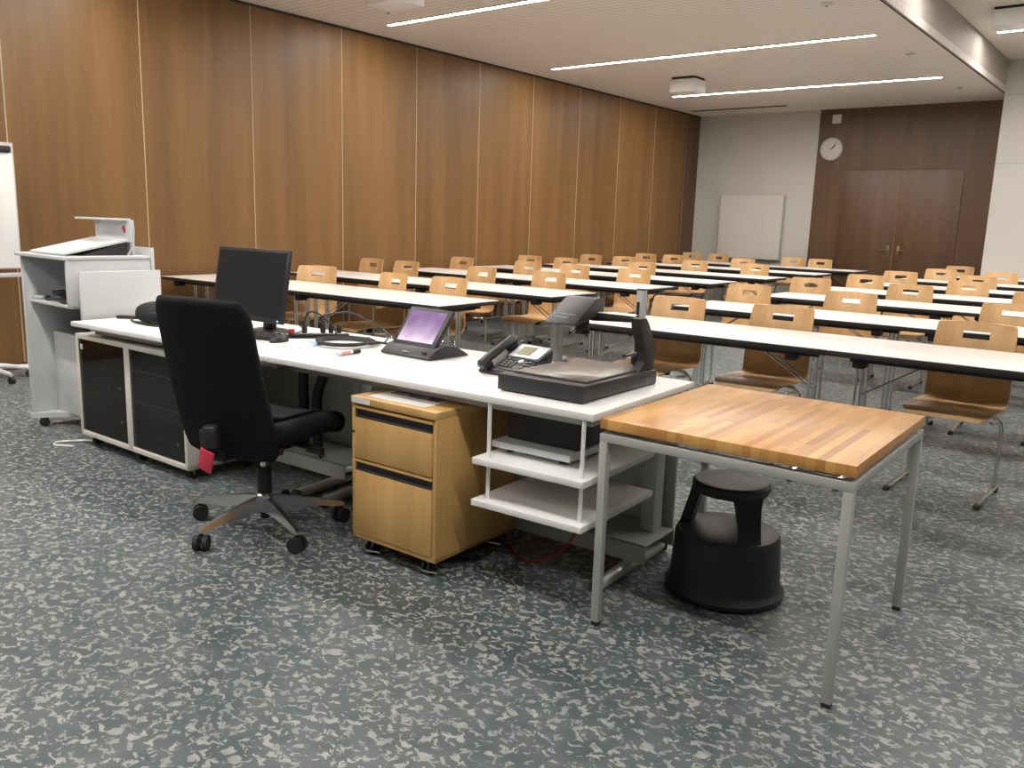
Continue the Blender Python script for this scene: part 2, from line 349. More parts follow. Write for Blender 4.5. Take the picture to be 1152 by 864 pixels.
# ------------------------------------------------------------------ student tables
ROTT = R(1.2)
def make_table(first):
    W, D, H = 1.667, .70, .74
    t = thing('folding_table', first, 'table', (0, 0, 0), 0, 'white folding tables in rows')
    MB().box(-W/2, W/2, 0.0025, D-.0025, H-.005, H+.001, .0008).build('tabletop', 'twhite', t)
    MB().box(-W/2, W/2, 0, D, H-.030, H-.001, .004).build('edge_band', 'edge', t)
    a = MB()
    for y in (.12, D-.15): a.box(-W/2+.08, W/2-.08, y, y+.03, H-.062, H-.030)
    a.build('under_rail', 'edge', t)
    for s in (-1, 1):
        x = s*(W/2-.155 if s > 0 else W/2-.09)
        for dy in (-.062, .062):
            y = D/2+dy
            MB().cyl((x-.0125, y, .05), (x-.0125, y, H-.06), .0095, 10).cyl((x+.0125, y, .05), (x+.0125, y, H-.06), .0095, 10).build('leg', 'chrome', t)
        lb = MB().box(x-.03, x+.03, D/2-.12, D/2+.12, H-.075, H-.030, .006); lb.box(x-s*.05-.03, x-s*.05+.03, .05, .14, H-.085, H-.030, .008); lb.box(x-s*.05-.03, x-s*.05+.03, D-.14, D-.05, H-.085, H-.030, .008)
        lb.build('hinge_bracket', 'black', t)
        f = MB().tube([(x, .06, .035), (x, .10, .045), (x, D/2, .055), (x, D-.10, .045), (x, D-.06, .035)], [.014, .017, .019, .017, .014], 10).build('foot', 'chrome', t)
        for y_ in (.075, D-.075): MB().cyl((x, y_, 0), (x, y_, .032), .016, 10).build('glide', 'rubber', f)
        st = MB()
        for dx in (-.03, .03): st.cyl((x, D/2+dx, .47), (x-s*.34, D/2+dx, H-.055), .004, 6)
        st.build('stay', 'chrome', t)
    return t
rowsL = [4.20, 5.53, 6.95, 8.42, 9.92, 11.62, 13.30]
rowsR = [4.30, 5.82, 7.39, 8.74, 10.18, 11.68, 13.35]
ords = ['front', 'second', 'third', 'fourth', 'fifth', 'sixth', 'rearmost']
proto = None
TBL = []
for i, y in enumerate(rowsL):
    TBL.append((-6.549, y, ords[i], 'left block', 'at its wood-wall end')); TBL.append((-4.88, y, ords[i], 'left block', 'at its aisle end'))
for i, y in enumerate(rowsR):
    TBL.append((-2.235, y, ords[i], 'right block', 'beside the centre aisle'))
    TBL.append((-.566, y, ords[i], 'right block', 'next one away from the aisle'))
for (x, y, o, b, e) in TBL:
    rot = R(3.0) if y < 4.25 else (R(1.5) if y < 6 else R(.3))
    px_ = -4.88 if b[0] == 'l' else -2.235; X = px_+(x-px_)*math.cos(rot); Y = y+(x-px_)*math.sin(rot)
    lab = 'white folding table, %s row of the %s, %s' % (o, b, e)
    if proto is None: proto = make_table(lab); proto.location = (X, Y, 0); proto.rotation_euler = (0, 0, rot)
    else: dup(proto, (X, Y, 0), rot, lab)

# ------------------------------------------------------------------ student chairs
def shell(widths, path, th, hole=None):
    """plywood sheet: path = [(y,z)...], widths per station; columns u in -1..1; hole=(i0,i1)"""
    us = [-1, -.93, -.8, -.6, -.34, -.17, 0, .17, .34, .6, .8, .93, 1]
    bm = bmesh.new(); V = []
    for (y, z), (w, cur) in zip(path, widths):
        V.append([bm.verts.new((u*w, y+cur*(u*u), z)) for u in us])
    for i in range(len(V)-1):
        for j in range(len(us)-1):
            if hole and hole[0] <= i < hole[1] and abs((us[j]+us[j+1])/2) < .34: continue
            bm.faces.new((V[i][j], V[i][j+1], V[i+1][j+1], V[i+1][j]))
    bmesh.ops.recalc_face_normals(bm, faces=bm.faces)
    bmesh.ops.solidify(bm, geom=bm.faces[:], thickness=th)
    m = MB(); m._merge(bm); return m
def make_chair(lab):
    t = thing('stacking_chair', lab, 'chair', (0, 0, 0), 0, 'beech shell chairs behind the tables')
    # origin on the floor under the seat; front is -y
    back = [(.165, .455), (.185, .475), (.197, .52), (.205, .60), (.222, .70), (.237, .765), (.2405, .78), (.247, .806), (.2505, .821), (.262, .86), (.2645, .868), (.266, .872)]
    wb = [(.205, -.0), (.208, -.005), (.21, -.01), (.208, -.018), (.204, -.028), (.201, -.033), (.2, -.033), (.199, -.033), (.198, -.033), (.193, -.033), (.184, -.033), (.17, -.033)]
    shell(wb, back, .010, hole=(6, 8)).build('backrest', 'chairwood', t)
    seat = [(-.255, .418), (-.25, .432), (-.225, .446), (-.14, .452), (0, .444), (.10, .440), (.15, .445), (.165, .455)]
    ws = [(.16, 0), (.19, 0), (.205, 0), (.212, 0), (.212, 0), (.21, 0), (.207, 0), (.205, 0)]
    shell(ws, seat, -.010).build('seat', 'chairwood', t)
    f = MB()
    pts = [(-.215, .02), (-.215, .33), (-.205, .375), (-.17, .405), (-.12, .415), (.12, .415), (.17, .405), (.205, .375), (.215, .33), (.215, .02)]
    f.tube([tuple((x, .06, z)) for x, z in pts], .0115, 10)
    f.tube([(-.19, -.10, .400), (-.19, .06, .385)], .009, 8).tube([(.19, -.10, .400), (.19, .06, .385)], .009, 8)
    f.build('arch_frame', 'chrome', t)
    for s in (-1, 1):
        k = MB().tube([(s*.215, .10, .028), (s*.215, .06, .030), (s*.215, -.10, .024), (s*.215, -.30, .020)], [.012, .013, .012, .011], 10).build('runner', 'chrome', t)
        MB().box(s*.215-.014, s*.215+.014, -.325, -.285, 0, .022, .004).build('glide', 'rubber', k); MB().box(s*.215-.014, s*.215+.014, .065, .105, 0, .026, .004).build('glide', 'rubber', k)
    MB().box(-.025, .025, .045, .075, .425, .445, .003).box(-.14, -.10, -.12, -.08, .405, .440, .004).box(.10, .14, -.12, -.08, .405, .440, .004).build('seat_mount', 'black', t)
    b = MB()
    for s in (-1, 1): b.lathe([(.004, 0), (.012, .002), (.012, .006), (.004, .010)], 10, (s*.195, .155, .452))
    b.build('buffer', 'clear', t)
    return t
chairsL = [[-6.24, -5.29, -4.69], [-7.25, -6.69, -5.60, -4.77], [-7.19, -6.16, -5.47, -4.68], [-7.24, -6.64, -5.47], [-7.24, -6.63, -5.48, -4.61], [-7.25, -6.74, -5.52], [-7.25, -6.74, -5.37, -4.90]]
chairsR = [[-2.65, -1.95, -.89], [-2.91, -2.06, -.95], [-2.95, -2.03, -1.0], [-2.83, -1.82], [-2.84, -1.97], [-2.71, -1.99], [-2.81, -2.32, -1.80]]
pl = {3: ['nearest to wood wall', 'middle of its row', 'nearest to centre aisle'], 4: ['closest to the wood wall', 'second from the wood wall', 'third from the wood wall', 'at the centre aisle end']}
pr = {3: ['nearest the centre aisle', 'second from the centre aisle', 'third from the centre aisle'], 2: ['nearest the centre aisle', 'second from the centre aisle']}
cp = None
for blk, rows, cs, names in (('left', rowsL, chairsL, pl), ('right', rowsR, chairsR, pr)):
    for i, (y, xs) in enumerate(zip(rows, cs)):
        for j, x in enumerate(xs):
            lab = 'beech plywood chair, %s row of %s block, %s' % (ords[i], blk, names[len(xs)][j])
            off = .70+.095
            if blk == 'left' and i == 0: off = (.70, .59, .62)[j]
            if blk == 'right' and i == 0: off = (.57, .57, .60)[j]
            if i == 1: off -= .04
            rz = R(random.uniform(-3, 3))
            if (blk, i, j) == ('right', 0, 0): rz = R(-2)
            if (blk, i, j) == ('left', 0, 0): rz = R(24)
            if (blk, i, j) == ('left', 0, 1): rz = R(-9)
            rot = R(3.0)*(y < 4.25)
            Y = y+off+(x+4.88)*math.tan(rot)*(blk == 'left')+random.uniform(-.02, .02)
            if cp is None: cp = make_chair(lab); cp.location = (x, Y, 0); cp.rotation_euler = (0, 0, rz)
            else: dup(cp, (x, Y, 0), rz, lab)

# ------------------------------------------------------------------ teaching desks
DO = Vector((-4.72, 2.07, 0)); DR = R(3.25)
def desk(u0, u1, lab, shelf):
    t = thing('teaching_desk', lab, 'desk', DO, DR, 'white teaching desks in a line')
    H = .725
    MB().box(u0, u1, 0, .80, H-.026, H, .004).build('desktop', 'white', t)
    MB().box(u0+.06, u1-.06, .10, .13, H-.07, H-.027).box(u0+.06, u1-.06, .66, .69, H-.07, H-.027).build('under_rail', 'frame', t)
    MB().box(u0+.03, u1-.03, .745, .763, .06, H-.03, .003).build('modesty_panel', 'frame', t)
    ta = u0+.04 if shelf else 1.06
    MB().box(ta, u1-.012, .47, .475, .052, .125).box(ta, u1-.012, .47, .73, .119, .125).box(ta, u1-.012, .725, .73, .052, .125).build('cable_tray', 'frame', t)
    for u in (u0+.085, u1-.085):
        MB().box(u-.03, u+.03, .62, .70, .126, H-.03, .006).box(u-.025, u+.025, .10, .70, H-.072, H-.028, .005).build('leg', 'frame', t)
        f = MB().tube([(u, .235, .024), (u, .26, .026), (u, .50, .030), (u, .72, .030), (u, .775, .024)], [.020, .024, .026, .026, .020], 14).build('foot', 'anod', t)
        for y_ in (.215, .765): MB().box(u-.026, u+.026, y_, y_+.028, .002, .046, .012).build('end_cap', 'rubber', f)
    if shelf:
        a, b = 2.80, 3.262
        for z in (.50, .345):
            MB().box(a, b, -.03, .50, z-.024, z, .003).build('hanging_shelf', 'white', t)
        for (u, v) in ((a+.045, .012), (b-.03, .012)):
            MB().cyl((u, v, .335), (u, v, H-.027), .0075, 10).build('shelf_rod', 'white', t)
    return t
desk(0, 1.634, 'left white teaching desk carrying monitor and bag, above the rack cabinet', False)
desk(1.638, 3.272, 'right white teaching desk carrying telephone and document camera, with hanging shelves', True)
def D(u, v, z=0): return DO+Matrix.Rotation(DR, 3, 'Z') @ Vector((u, v, z))
DZ = .726
# end screen
es = thing('end_screen', 'upright plain white panel at the left end of the teaching desk', 'panel', (-4.765, 2.155, 0), R(0))
MB().box(-.018, 0, 0, .47, .69, .985, .003).build('screen_panel', 'lwhite', es)
for y_ in (.05, .38): MB().box(0, .045, y_, y_+.04, .690, .6985).build('bracket', 'frame', es)

# ------------------------------------------------------------------ rack cabinet
rk = thing('rack_cabinet', 'white two-bay equipment rack cabinet on castors under the left desk end', 'cabinet', (-4.845, 2.145, 0), R(1.2))
W, Dp, z0, z1 = 1.085, .43, .062, .642
c = MB().box(0, W, 0, Dp, z0, z0+.028, .003).box(0, W, 0, Dp, z1-.026, z1, .003).box(0, .026, 0, Dp, z0, z1, .003).box(W-.026, W, 0, Dp, z0, z1, .003).box(W/2-.026, W/2+.026, 0, Dp, z0, z1, .003).box(0, W, Dp-.012, Dp, z0, z1)
c.build('body', 'cream', rk)
for k, (a, b) in enumerate(((.028, W/2-.028), (W/2+.028, W-.028))):
    fr = MB().box(a, b, .004, .010, z0+.030, z1-.028).build('smoked_door', 'smoked', rk)
    if k == 0: MB().box(a+.022, a+.045, .002, .004, z1-.085, z1-.055).build('door_label', 'paper', fr, label='small white sticker')
    else: MB().box(b-.07, b-.02, .002, .004, z1-.10, z1-.075).build('door_label', 'paper', fr, label='small white sticker')
for k, (x, y) in enumerate(((.07, .05), (W/2, .05), (W-.06, .05), (.07, Dp-.06), (W-.06, Dp-.06))):
    cs = MB().box(x-.02, x+.02, y-.02, y+.02, z0-.012, z0-.001).cyl((x-.018, y+.01, .026), (x+.018, y+.01, .026), .0255, 18).build('castor', 'rubber', rk)
    MB().tube([(x-.021, y, .055), (x-.021, y+.01, .026)], .003, 6).tube([(x+.021, y, .055), (x+.021, y+.01, .026)], .003, 6).box(x-.024, x+.024, y-.015, y+.02, .046, .050).build('castor_fork', 'chrome', cs)
mt = Matrix.Rotation(R(1.2), 3, 'Z')
def RK(x, y, z): return Vector((-4.845, 2.145, 0))+mt @ Vector((x, y, z))
def device(name, lab, cat, x, w, z, h, fn, y=.014, d=.38):
    t = thing(name, lab, cat, RK(x, y, z), R(1.2)); MB().box(0, w, 0, d, 0, h, .002).build('housing', 'black', t); fn(t, w, h); return t
def f_amp(t, w, h):
    MB().box(0.004, w-.004, -.0025, 0, .008, .014).build('trim_line', 'silver', t)
    MB().cyl((w*.48, 0, .04), (w*.48, -.003, .04), .016, 18).build('volume_knob', 'black', t)
    MB().box(w-.10, w-.07, -.003, 0, .04, .06).build('indicator', 'lcd', t)
def f_ports(t, w, h):
    m = MB()
    for r in range(2):
        for i in range(14): m.box(.03+i*.027, .048+i*.027, -.003, 0, h*.22+r*h*.4, h*.22+r*h*.4+h*.22)
    m.build('sockets', 'dim_grey', t); MB().box(.01, w-.01, -.002, 0, h*.94, h*.97).build('trim_line', 'silver', t)
def f_fins(t, w, h):
    m = MB()
    for i in range(7): m.box(.03+i*.06, .05+i*.06, -.003, 0, .06, h-.01)
    m.build('ventilation_fins', 'dgrey', t)
def f_plain(t, w, h):
    MB().box(.02, w*.6, -.003, 0, h*.35, h*.6).build('front_plate', 'dgrey', t); MB().cyl((w*.85, 0, h*.5), (w*.85, -.003, h*.5), .010, 14).build('knob', 'silver', t)
bw = W/2-.028-.028-.004
zb = z0+.0285
device('power_amplifier', 'black ribbed amplifier at the top of the left rack bay', 'amplifier', .030, bw, zb+.372, .148, f_fins)
device('rack_computer', 'black rack computer at the bottom of the left rack bay', 'computer', .030, bw, zb, .22, f_plain)
device('network_patch_box', 'black rack unit with grey front plate in the middle of the left rack bay', 'rack unit', .030, bw, zb+.221, .15, f_plain)
device('audio_receiver', 'black receiver with silver line and round knob at the top of the right rack bay', 'receiver', W/2+.030, bw, zb+.405, .112, f_amp)
device('video_switcher', 'black rack unit with two rows of sockets in the right rack bay', 'rack unit', W/2+.030, bw, zb+.17, .085, f_ports)
device('rack_server', 'plain black rack unit at the bottom of the right rack bay', 'rack unit', W/2+.030, bw, zb, .169, f_plain)
device('disc_player', 'black disc player below the receiver in the right rack bay', 'player', W/2+.030, bw, zb+.256, .148, f_plain)
tag(MB().tube(smoothpath([(-4.80, 2.25, .008), (-4.90, 2.15, .008), (-4.95, 2.06, .008), (-4.90, 2.02, .008), (-4.80, 2.08, .008)]), .006, 8).build('power_cable', 'paper'), 'thin white cable looping on the floor at the rack cabinet corner', 'cable')

# ------------------------------------------------------------------ lectern
lx0, lx1, ly0, ly1 = -5.46, -4.866, 2.13, 2.62
le = thing('lectern', 'white wheeled lectern with open compartment left of the teaching desk', 'lectern', ((lx0+lx1)/2, (ly0+ly1)/2, 0))
def ll(m): bmesh.ops.translate(m.bm, vec=(-(lx0+lx1)/2, -(ly0+ly1)/2, 0), verts=m.bm.verts); return m
ll(MB().box(lx0-.03, lx1+.005, ly0-.02, ly1+.0, 1.043, 1.063, .003)).build('top_board', 'lwhite', le)
ll(MB().box(lx0, lx0+.019, ly0, ly1, .085, 1.042, .002)).build('side_panel', 'lwhite', le)
ll(MB().box(lx1-.019, lx1, ly0, ly1-.0, .785, 1.042, .002).box(lx1-.06, lx1-.04, ly0+.14, ly1, .085, .78)).build('side_panel', 'lwhite', le)
ll(MB().box(lx0, lx1+.01, ly1+.001, ly1+.02, .085, 1.11, .002)).build('front_panel', 'lwhite', le)
ll(MB().box(lx0+.02, lx1-.061, ly0+.15, ly0+.168, .085, .58, .002)).build('inner_panel', 'lwhite', le)
ll(MB().box(lx0+.0195, lx1-.0195, ly0+.03, ly1-.001, .768, .785, .002)).build('shelf', 'lwhite', le)
poly = [(lx0-.005, ly0-.01), (lx0+.03, ly0-.01), (lx0+.07, ly0+.07), (lx0+.15, ly0+.16), (lx0+.3, ly0+.235), (lx1, ly0+.235), (lx1, ly1), (lx0-.005, ly1)]
ll(MB().prism(poly, 2, .055, .084)).build('base_plate', 'lwhite', le)
for x, y in ((lx0+.05, ly0+.05), (lx1-.05, ly0+.28), (lx0+.05, ly1-.05), (lx1-.05, ly1-.05)):
    ll(MB().cyl((x-.014, y, .0265), (x+.014, y, .0265), .026, 18).box(x-.018, x+.018, y-.018, y+.018, .045, .0545)).build('castor', 'rubber', le)
ds = thing('document_stand', 'white sloping document stand with upright back on top of the lectern', 'stand', (-5.125, 2.35, 1.0635))
MB().prism([(-.20, .002), (-.205, .014), (.17, .095), (.19, .083)], 0, -.24, .19, .002).build('sloping_plate', 'lwhite', ds)
MB().box(-.25, .20, .195, .21, .0, .20, .003).build('upright_back', 'lwhite', ds)
MB().box(-.40, .16, .14, .215, .20, .212, .003).build('top_ledge', 'lwhite', ds)
MB().prism([(-.1, .0), (.17, .0), (.17, .085)], 0, -.22, .185).build('support_wedge', 'dgrey', ds)
MB().tube([(.205, .20, .205), (.215, .20, .15), (.213, .195, .06), (.19, .17, .004)], .006, 8).build('side_arm', 'silver', ds)
MB().box(.10, .125, .192, .195, .13, .17, rot=Matrix.Rotation(R(-30), 3, 'Y')).build('red_mark', 'red', ds, label='small red mark on the upright')
cb = MB()
for k in range(7):
    a = random.uniform(0, 6); q = []
    cx, cy = -5.10+random.uniform(-.05, .07), 2.235+random.uniform(-.02, .04)
    for i in range(13): q.append((cx+(.055+.01*k % .03)*math.cos(a+i*.55), cy+.05*math.sin(a+i*.55), 0.80+.008*k+.004*math.sin(i*2)))
    cb.tube(q, .0065, 8)
cb.tube(smoothpath([(-5.15, 2.25, .80), (-5.22, 2.20, .80), (-5.27, 2.18, .80), (-5.28, 2.20, .795)]), .006, 8)
tag(cb.build('cable_tangle', 'black'), 'black tangled cables lying on the lectern shelf', 'cable')
rc = thing('table_microphone', 'small grey and white microphone receiver on the lectern shelf edge', 'microphone', (-5.38, 2.195, .7855), R(10))
MB().box(-.05, .05, -.022, .022, 0, .022, .008).build('body', 'silver', rc); MB().lathe([(.012, 0), (.017, .008), (.015, .022), (.005, .028)], 14, (.072, 0, 0)).build('head', 'black', rc)

# ------------------------------------------------------------------ flipchart
fc = thing('flipchart', 'white flipchart with paper pad cut by the left edge of the photo', 'flipchart', (-7.12, 2.46, 0), R(0))
MB().box(-.055, -.04, -.36, .345, .85, 1.80, .004).build('board', 'plaster', fc)
MB().box(-.04, -.028, -.34, .33, .86, 1.72, .002).build('paper_pad', 'paper', fc)
MB().box(-.05, -.01, -.30, .32, 1.725, 1.775, .012).build('clamp', 'black', fc)
MB().box(-.055, .03, -.36, .345, .79, .82, .004).build('pen_tray', 'silver', fc)
MB().tube([(-.06, .35, .09), (-.06, .355, .45), (-.06, .352, .86)], .013, 12).build('side_leg', 'lwhite', fc)
MB().cyl((-.08, 0, .10), (-.08, 0, 1.6), .018, 14).build('pole', 'silver', fc)
f = MB().tube([(-.06, .02, .10), (-.06, .20, .085), (-.06, .37, .075)], .015, 10).build('cross_foot', 'lwhite', fc)
for a in (18, 75, 147, 219, 291):
    v = Vector((math.cos(R(a)), math.sin(R(a)), 0)); rr = .33 if a not in (147, 219) else .22
    p0 = Vector((-.08, 0, 0))
    f = MB().tube([tuple(p0+Vector((0, 0, .115))), tuple(p0+v*rr*.5+Vector((0, 0, .10))), tuple(p0+v*rr+Vector((0, 0, .072)))], [.026, .020, .015], 10).build('foot', 'lwhite', fc)
    q = p0+v*rr; s = v.cross(Vector((0, 0, 1)))*.014
    MB().cyl(tuple(q-s+Vector((0, 0, .028))), tuple(q+s+Vector((0, 0, .028))), .0275, 16).build('castor', 'rubber', f)

# ------------------------------------------------------------------ office chair
oc = thing('office_chair', 'black swivel office chair with chrome star base in front of the desk', 'chair', (-2.97, 2.06, 0), R(11))
def arm(a):
    v = Vector((math.cos(R(a)), math.sin(R(a)), 0)); s = Vector((-v.y, v.x, 0)); t = bmesh.new(); rings = []
    for d, hw, zt, zb2 in ((.02, .026, .150, .085), (.10, .022, .143, .094), (.22, .017, .118, .088), (.31, .014, .096, .076), (.335, .012, .088, .076)):
        rings.append([t.verts.new(v*d+s*hw*.55+Vector((0, 0, zt))), t.verts.new(v*d-s*hw*.55+Vector((0, 0, zt))), t.verts.new(v*d-s*hw+Vector((0, 0, zb2))), t.verts.new(v*d+s*hw+Vector((0, 0, zb2)))])
    for A, B in zip(rings, rings[1:]):
        for k in range(4): t.faces.new((A[k], A[(k+1) % 4], B[(k+1) % 4], B[k]))
    t.faces.new(rings[0]); t.faces.new(rings[-1][::-1])
    m = MB(); m._merge(t); o = m.build('base_arm', 'alu', oc, sharp=50)
    q = v*.322; ax = Matrix.Rotation(R(35), 3, 'Z') @ s
    w_ = MB()
    for sg in (-1, 1): w_.cyl(tuple(q+ax*sg*.010+Vector((0, 0, .0325))), tuple(q+ax*sg*.028+Vector((0, 0, .0325))), .032, 22)
    w_.cyl(tuple(q+Vector((0, 0, .035))), tuple(q+Vector((0, 0, .082))), .009, 10); w_.box(q.x-.014, q.x+.014, q.y-.014, q.y+.014, .035, .062, .006)
    w_.build('castor', 'rubber', o)
for a in (203, 275, 347, 59, 131): arm(a-11)
MB().lathe([(.030, .09), (.036, .10), (.036, .155), (.028, .165)], 24).build('hub', 'alu', oc)
MB().lathe([(.020, .05), (.022, .06), (.022, .0895)], 18).build('column_foot', 'black', oc)
MB().lathe([(.031, .163), (.030, .27), (.026, .275)], 20).build('column_cover', 'black', oc)
MB().cyl((0, 0, .27), (0, 0, .36), .015, 16).build('gas_lift', 'chrome', oc)
MB().box(-.10, .10, -.15, .10, .355, .405, .015).box(-.13, .13, .05, .12, .375, .41, .01).build('mechanism', 'black', oc)
lv = MB().tube([(.10, .04, .385), (.20, .05, .375), (.215, .05, .375)], [.008, .008, .008], 8).tube([(.20, .05, .375), (.27, .055, .370)], .017, 12)
lv.tube([(.13, .08, .38), (.21, .10, .36), (.235, .10, .33)], [.010, .012, .014], 10); lv.build('lever', 'black', oc)
MB().cyl((.09, -.04, .37), (.135, -.04, .37), .016, 14).build('tension_knob', 'chrome', oc)
# seat cushion: rounded, waterfall front
def cushion(W, L, z, th, m_, nx=12, ny=14):
    t = bmesh.new(); V = []
    for j in range(ny+1):
        y = -L/2+L*j/ny; row = []
        fr = max(0, (j/ny-.72)/.28); wid = W/2*(1-.10*fr**2-.06*max(0, (.2-j/ny)/.2)**2)
        for i in range(nx+1):
            u = -1+2*i/nx; e = max(abs(u), 0)
            zz = z+.018*e**3 - .045*fr**2 + .012*max(0, (.15-j/ny)/.15)
            row.append(t.verts.new((u*wid, y, zz)))
        V.append(row)
    for j in range(ny):
        for i in range(nx): t.faces.new((V[j][i], V[j][i+1], V[j+1][i+1], V[j+1][i]))
    bmesh.ops.recalc_face_normals(t, faces=t.faces)
    if t.faces[0].normal.z < 0: bmesh.ops.reverse_faces(t, faces=t.faces[:])
    top = t.faces[:]
    bmesh.ops.solidify(t, geom=top, thickness=th)
    es_ = [e for e in t.edges if e.is_manifold and e.calc_face_angle(0) > R(60)]
    bmesh.ops.bevel(t, geom=es_, offset=th*.42, segments=4, profile=.5, affect='EDGES')
    m_._merge(t); return m_
cushion(.49, .47, .503, .088, MB()).build('seat', 'fabric', oc, sharp=70)
s_ = cushion(.33, .33, .507, .012, MB()); s_.build('seat_inset', 'seatf', oc, sharp=70)
for o in oc.children:
    if o.name.startswith('seat'): o.location = (0, .055, 0)
# backrest
def backrest(m_):
    t = bmesh.new(); V = []; n = 22; nu = 14
    for j in range(n+1):
        f = j/n; z = .365+.645*f
        # half width: rounded top and bottom corners
        hw = .258-.012*f
        if f > .86: hw *= math.sqrt(max(.0, 1-((f-.86)/.16)**2))*.25+.75
        if f < .14: hw *= math.sqrt(max(.0, 1-((.14-f)/.16)**2))*.22+.78
        y = -.235-.02*math.sin(f*math.pi*1.2)*1.0 - .165*f**1.4
        V.append([t.verts.new(((-1+2*i/nu)*hw, y+.055*((-1+2*i/nu)**2), z)) for i in range(nu+1)])
    for j in range(n):
        for i in range(nu): t.faces.new((V[j][i], V[j+1][i], V[j+1][i+1], V[j][i+1]))
    bmesh.ops.recalc_face_normals(t, faces=t.faces)
    bmesh.ops.solidify(t, geom=t.faces[:], thickness=.05)
    es_ = [e for e in t.edges if e.is_manifold and e.calc_face_angle(0) > R(60)]
    bmesh.ops.bevel(t, geom=es_, offset=.020, segments=4, profile=.5, affect='EDGES')
    m_._merge(t); return m_
backrest(MB()).build('backrest', 'fabric', oc, sharp=70)
MB().tube([(0, -.10, .375), (0, -.22, .37), (0, -.30, .40), (0, -.315, .50)], [.022, .024, .024, .020], 12).build('back_bracket', 'black', oc)
MB().lathe([(.030, 0), (.033, .004), (.033, .075), (.026, .085)], 20, (.045, -.322, .44)).build('height_adjuster', 'black', oc)
tg = MB().box(-.034, .034, -.004, .004, -.085, 0, .001, rot=Matrix.Rotation(R(14), 3, 'Y')); bmesh.ops.translate(tg.bm, vec=(.045, -.352, .435), verts=tg.bm.verts)
tg.build('hanging_tag', 'pinkred', oc, label='red plastic tag')

# ------------------------------------------------------------------ pedestal
pd = thing('drawer_pedestal', 'beech two-drawer pedestal on castors pushed under the teaching desk', 'cabinet', (-2.495, 2.135, 0), R(1.6))
W, Dp = .445, .50; A, B = .072, .647
MB().box(0, .017, .004, Dp, A, B-.028, .001).box(W-.017, W, .004, Dp, A, B-.028, .001).box(0, W, .004, Dp, A, A+.017, .001).box(.0, W, Dp-.012, Dp, A, B-.028).box(.017, W-.017, .02, .03, A, B-.03).build('carcass', 'cabwood', pd)
MB().box(-.001, W+.001, -.002, Dp, B-.028, B, .002).build('top', 'cabwood', pd)
for k, (a, b) in enumerate(((.402, .612), (A+.020, .398))):
    d = MB().box(.019, W-.019, 0, .018, a, b-.045, .001).box(.019, W-.019, 0.001, .018, b-.012, b-.002).build('drawer', 'cabwood', pd)
    MB().box(.020, W-.020, .010, .018, b-.046, b-.012).tube([(.022, .004, b-.043), (W-.022, .004, b-.043)], .005, 8).build('grip_recess', 'black', d, label='black grip slot')
MB().cyl((.010, .004, .505), (.010, -.003, .505), .0055, 12).build('lock', 'brass', pd)
MB().box(.006, .105, -.004, -.002, B-.024, B-.004).build('label_strip', 'paper', pd, label='white label strip')
for x, y in ((.07, .05), (W-.07, .05), (.07, Dp-.06), (W-.07, Dp-.06)):
    c_ = MB()
    for s in (-1, 1): c_.cyl((x+s*.008, y, .026), (x+s*.02, y, .026), .0255, 18)
    c_ = c_.build('castor', 'rubber', pd)
    MB().cyl((x, y, .03), (x, y, .072), .009, 10).box(x-.04, x+.04, y-.012, y+.012, .050, .058, .002).tube([(x-.05, y-.01, .018), (x, y-.035, .022), (x+.05, y-.01, .018)], .005, 8).build('castor_fork', 'alu', c_)
pp = MB().box(.0, .30, 0, .205, 0, .0015).build('printed_sheet', 'paper'); tag(pp, 'printed sheet with small colour pictures lying on the drawer pedestal', 'paper', loc=(-2.44, 2.163, B+.0005), rz=R(3))
MB().box(.03, .285, .10, .195, .0015, .002).build('picture_strip', 'collage', pp, label='strip of small red and blue photos')

# ------------------------------------------------------------------ butcher block table
bt = thing('wood_top_table', 'small table with butcher block top on silver steel frame at the desk end', 'table', (-1.430, 2.262, 0), R(1.7))
W, Dp = .797, .84
MB().box(.0, W, .0, Dp, .682, .716, .002).build('tabletop', 'butcher', bt)
g = .028
MB().box(0, W, 0, g, .640, .668, .002).box(0, W, Dp-g, Dp, .640, .668, .002).box(0, g, g, Dp-g, .640, .668, .002).box(W-g, W, g, Dp-g, .640, .668, .002).build('frame', 'frame', bt)
for x_ in (.05, W-.12):
    for y_ in (.04, Dp-.09): MB().box(x_, x_+.07, y_, y_+.05, .668, .682).build('spacer', 'dgrey', bt)
for y_ in (.095, Dp-.12): MB().box(.04, W-.04, y_, y_+.025, .660, .6815).build('cross_bar', 'dgrey', bt)
for x in (0, W-g):
    for y in (0, Dp-g):
        l = MB().box(x, x+g, y, y+g, .014, .640, .002).build('leg', 'frame', bt)
        MB().box(x+.001, x+g-.001, y+.001, y+g-.001, 0, .014, .003).build('foot_cap', 'rubber', l)

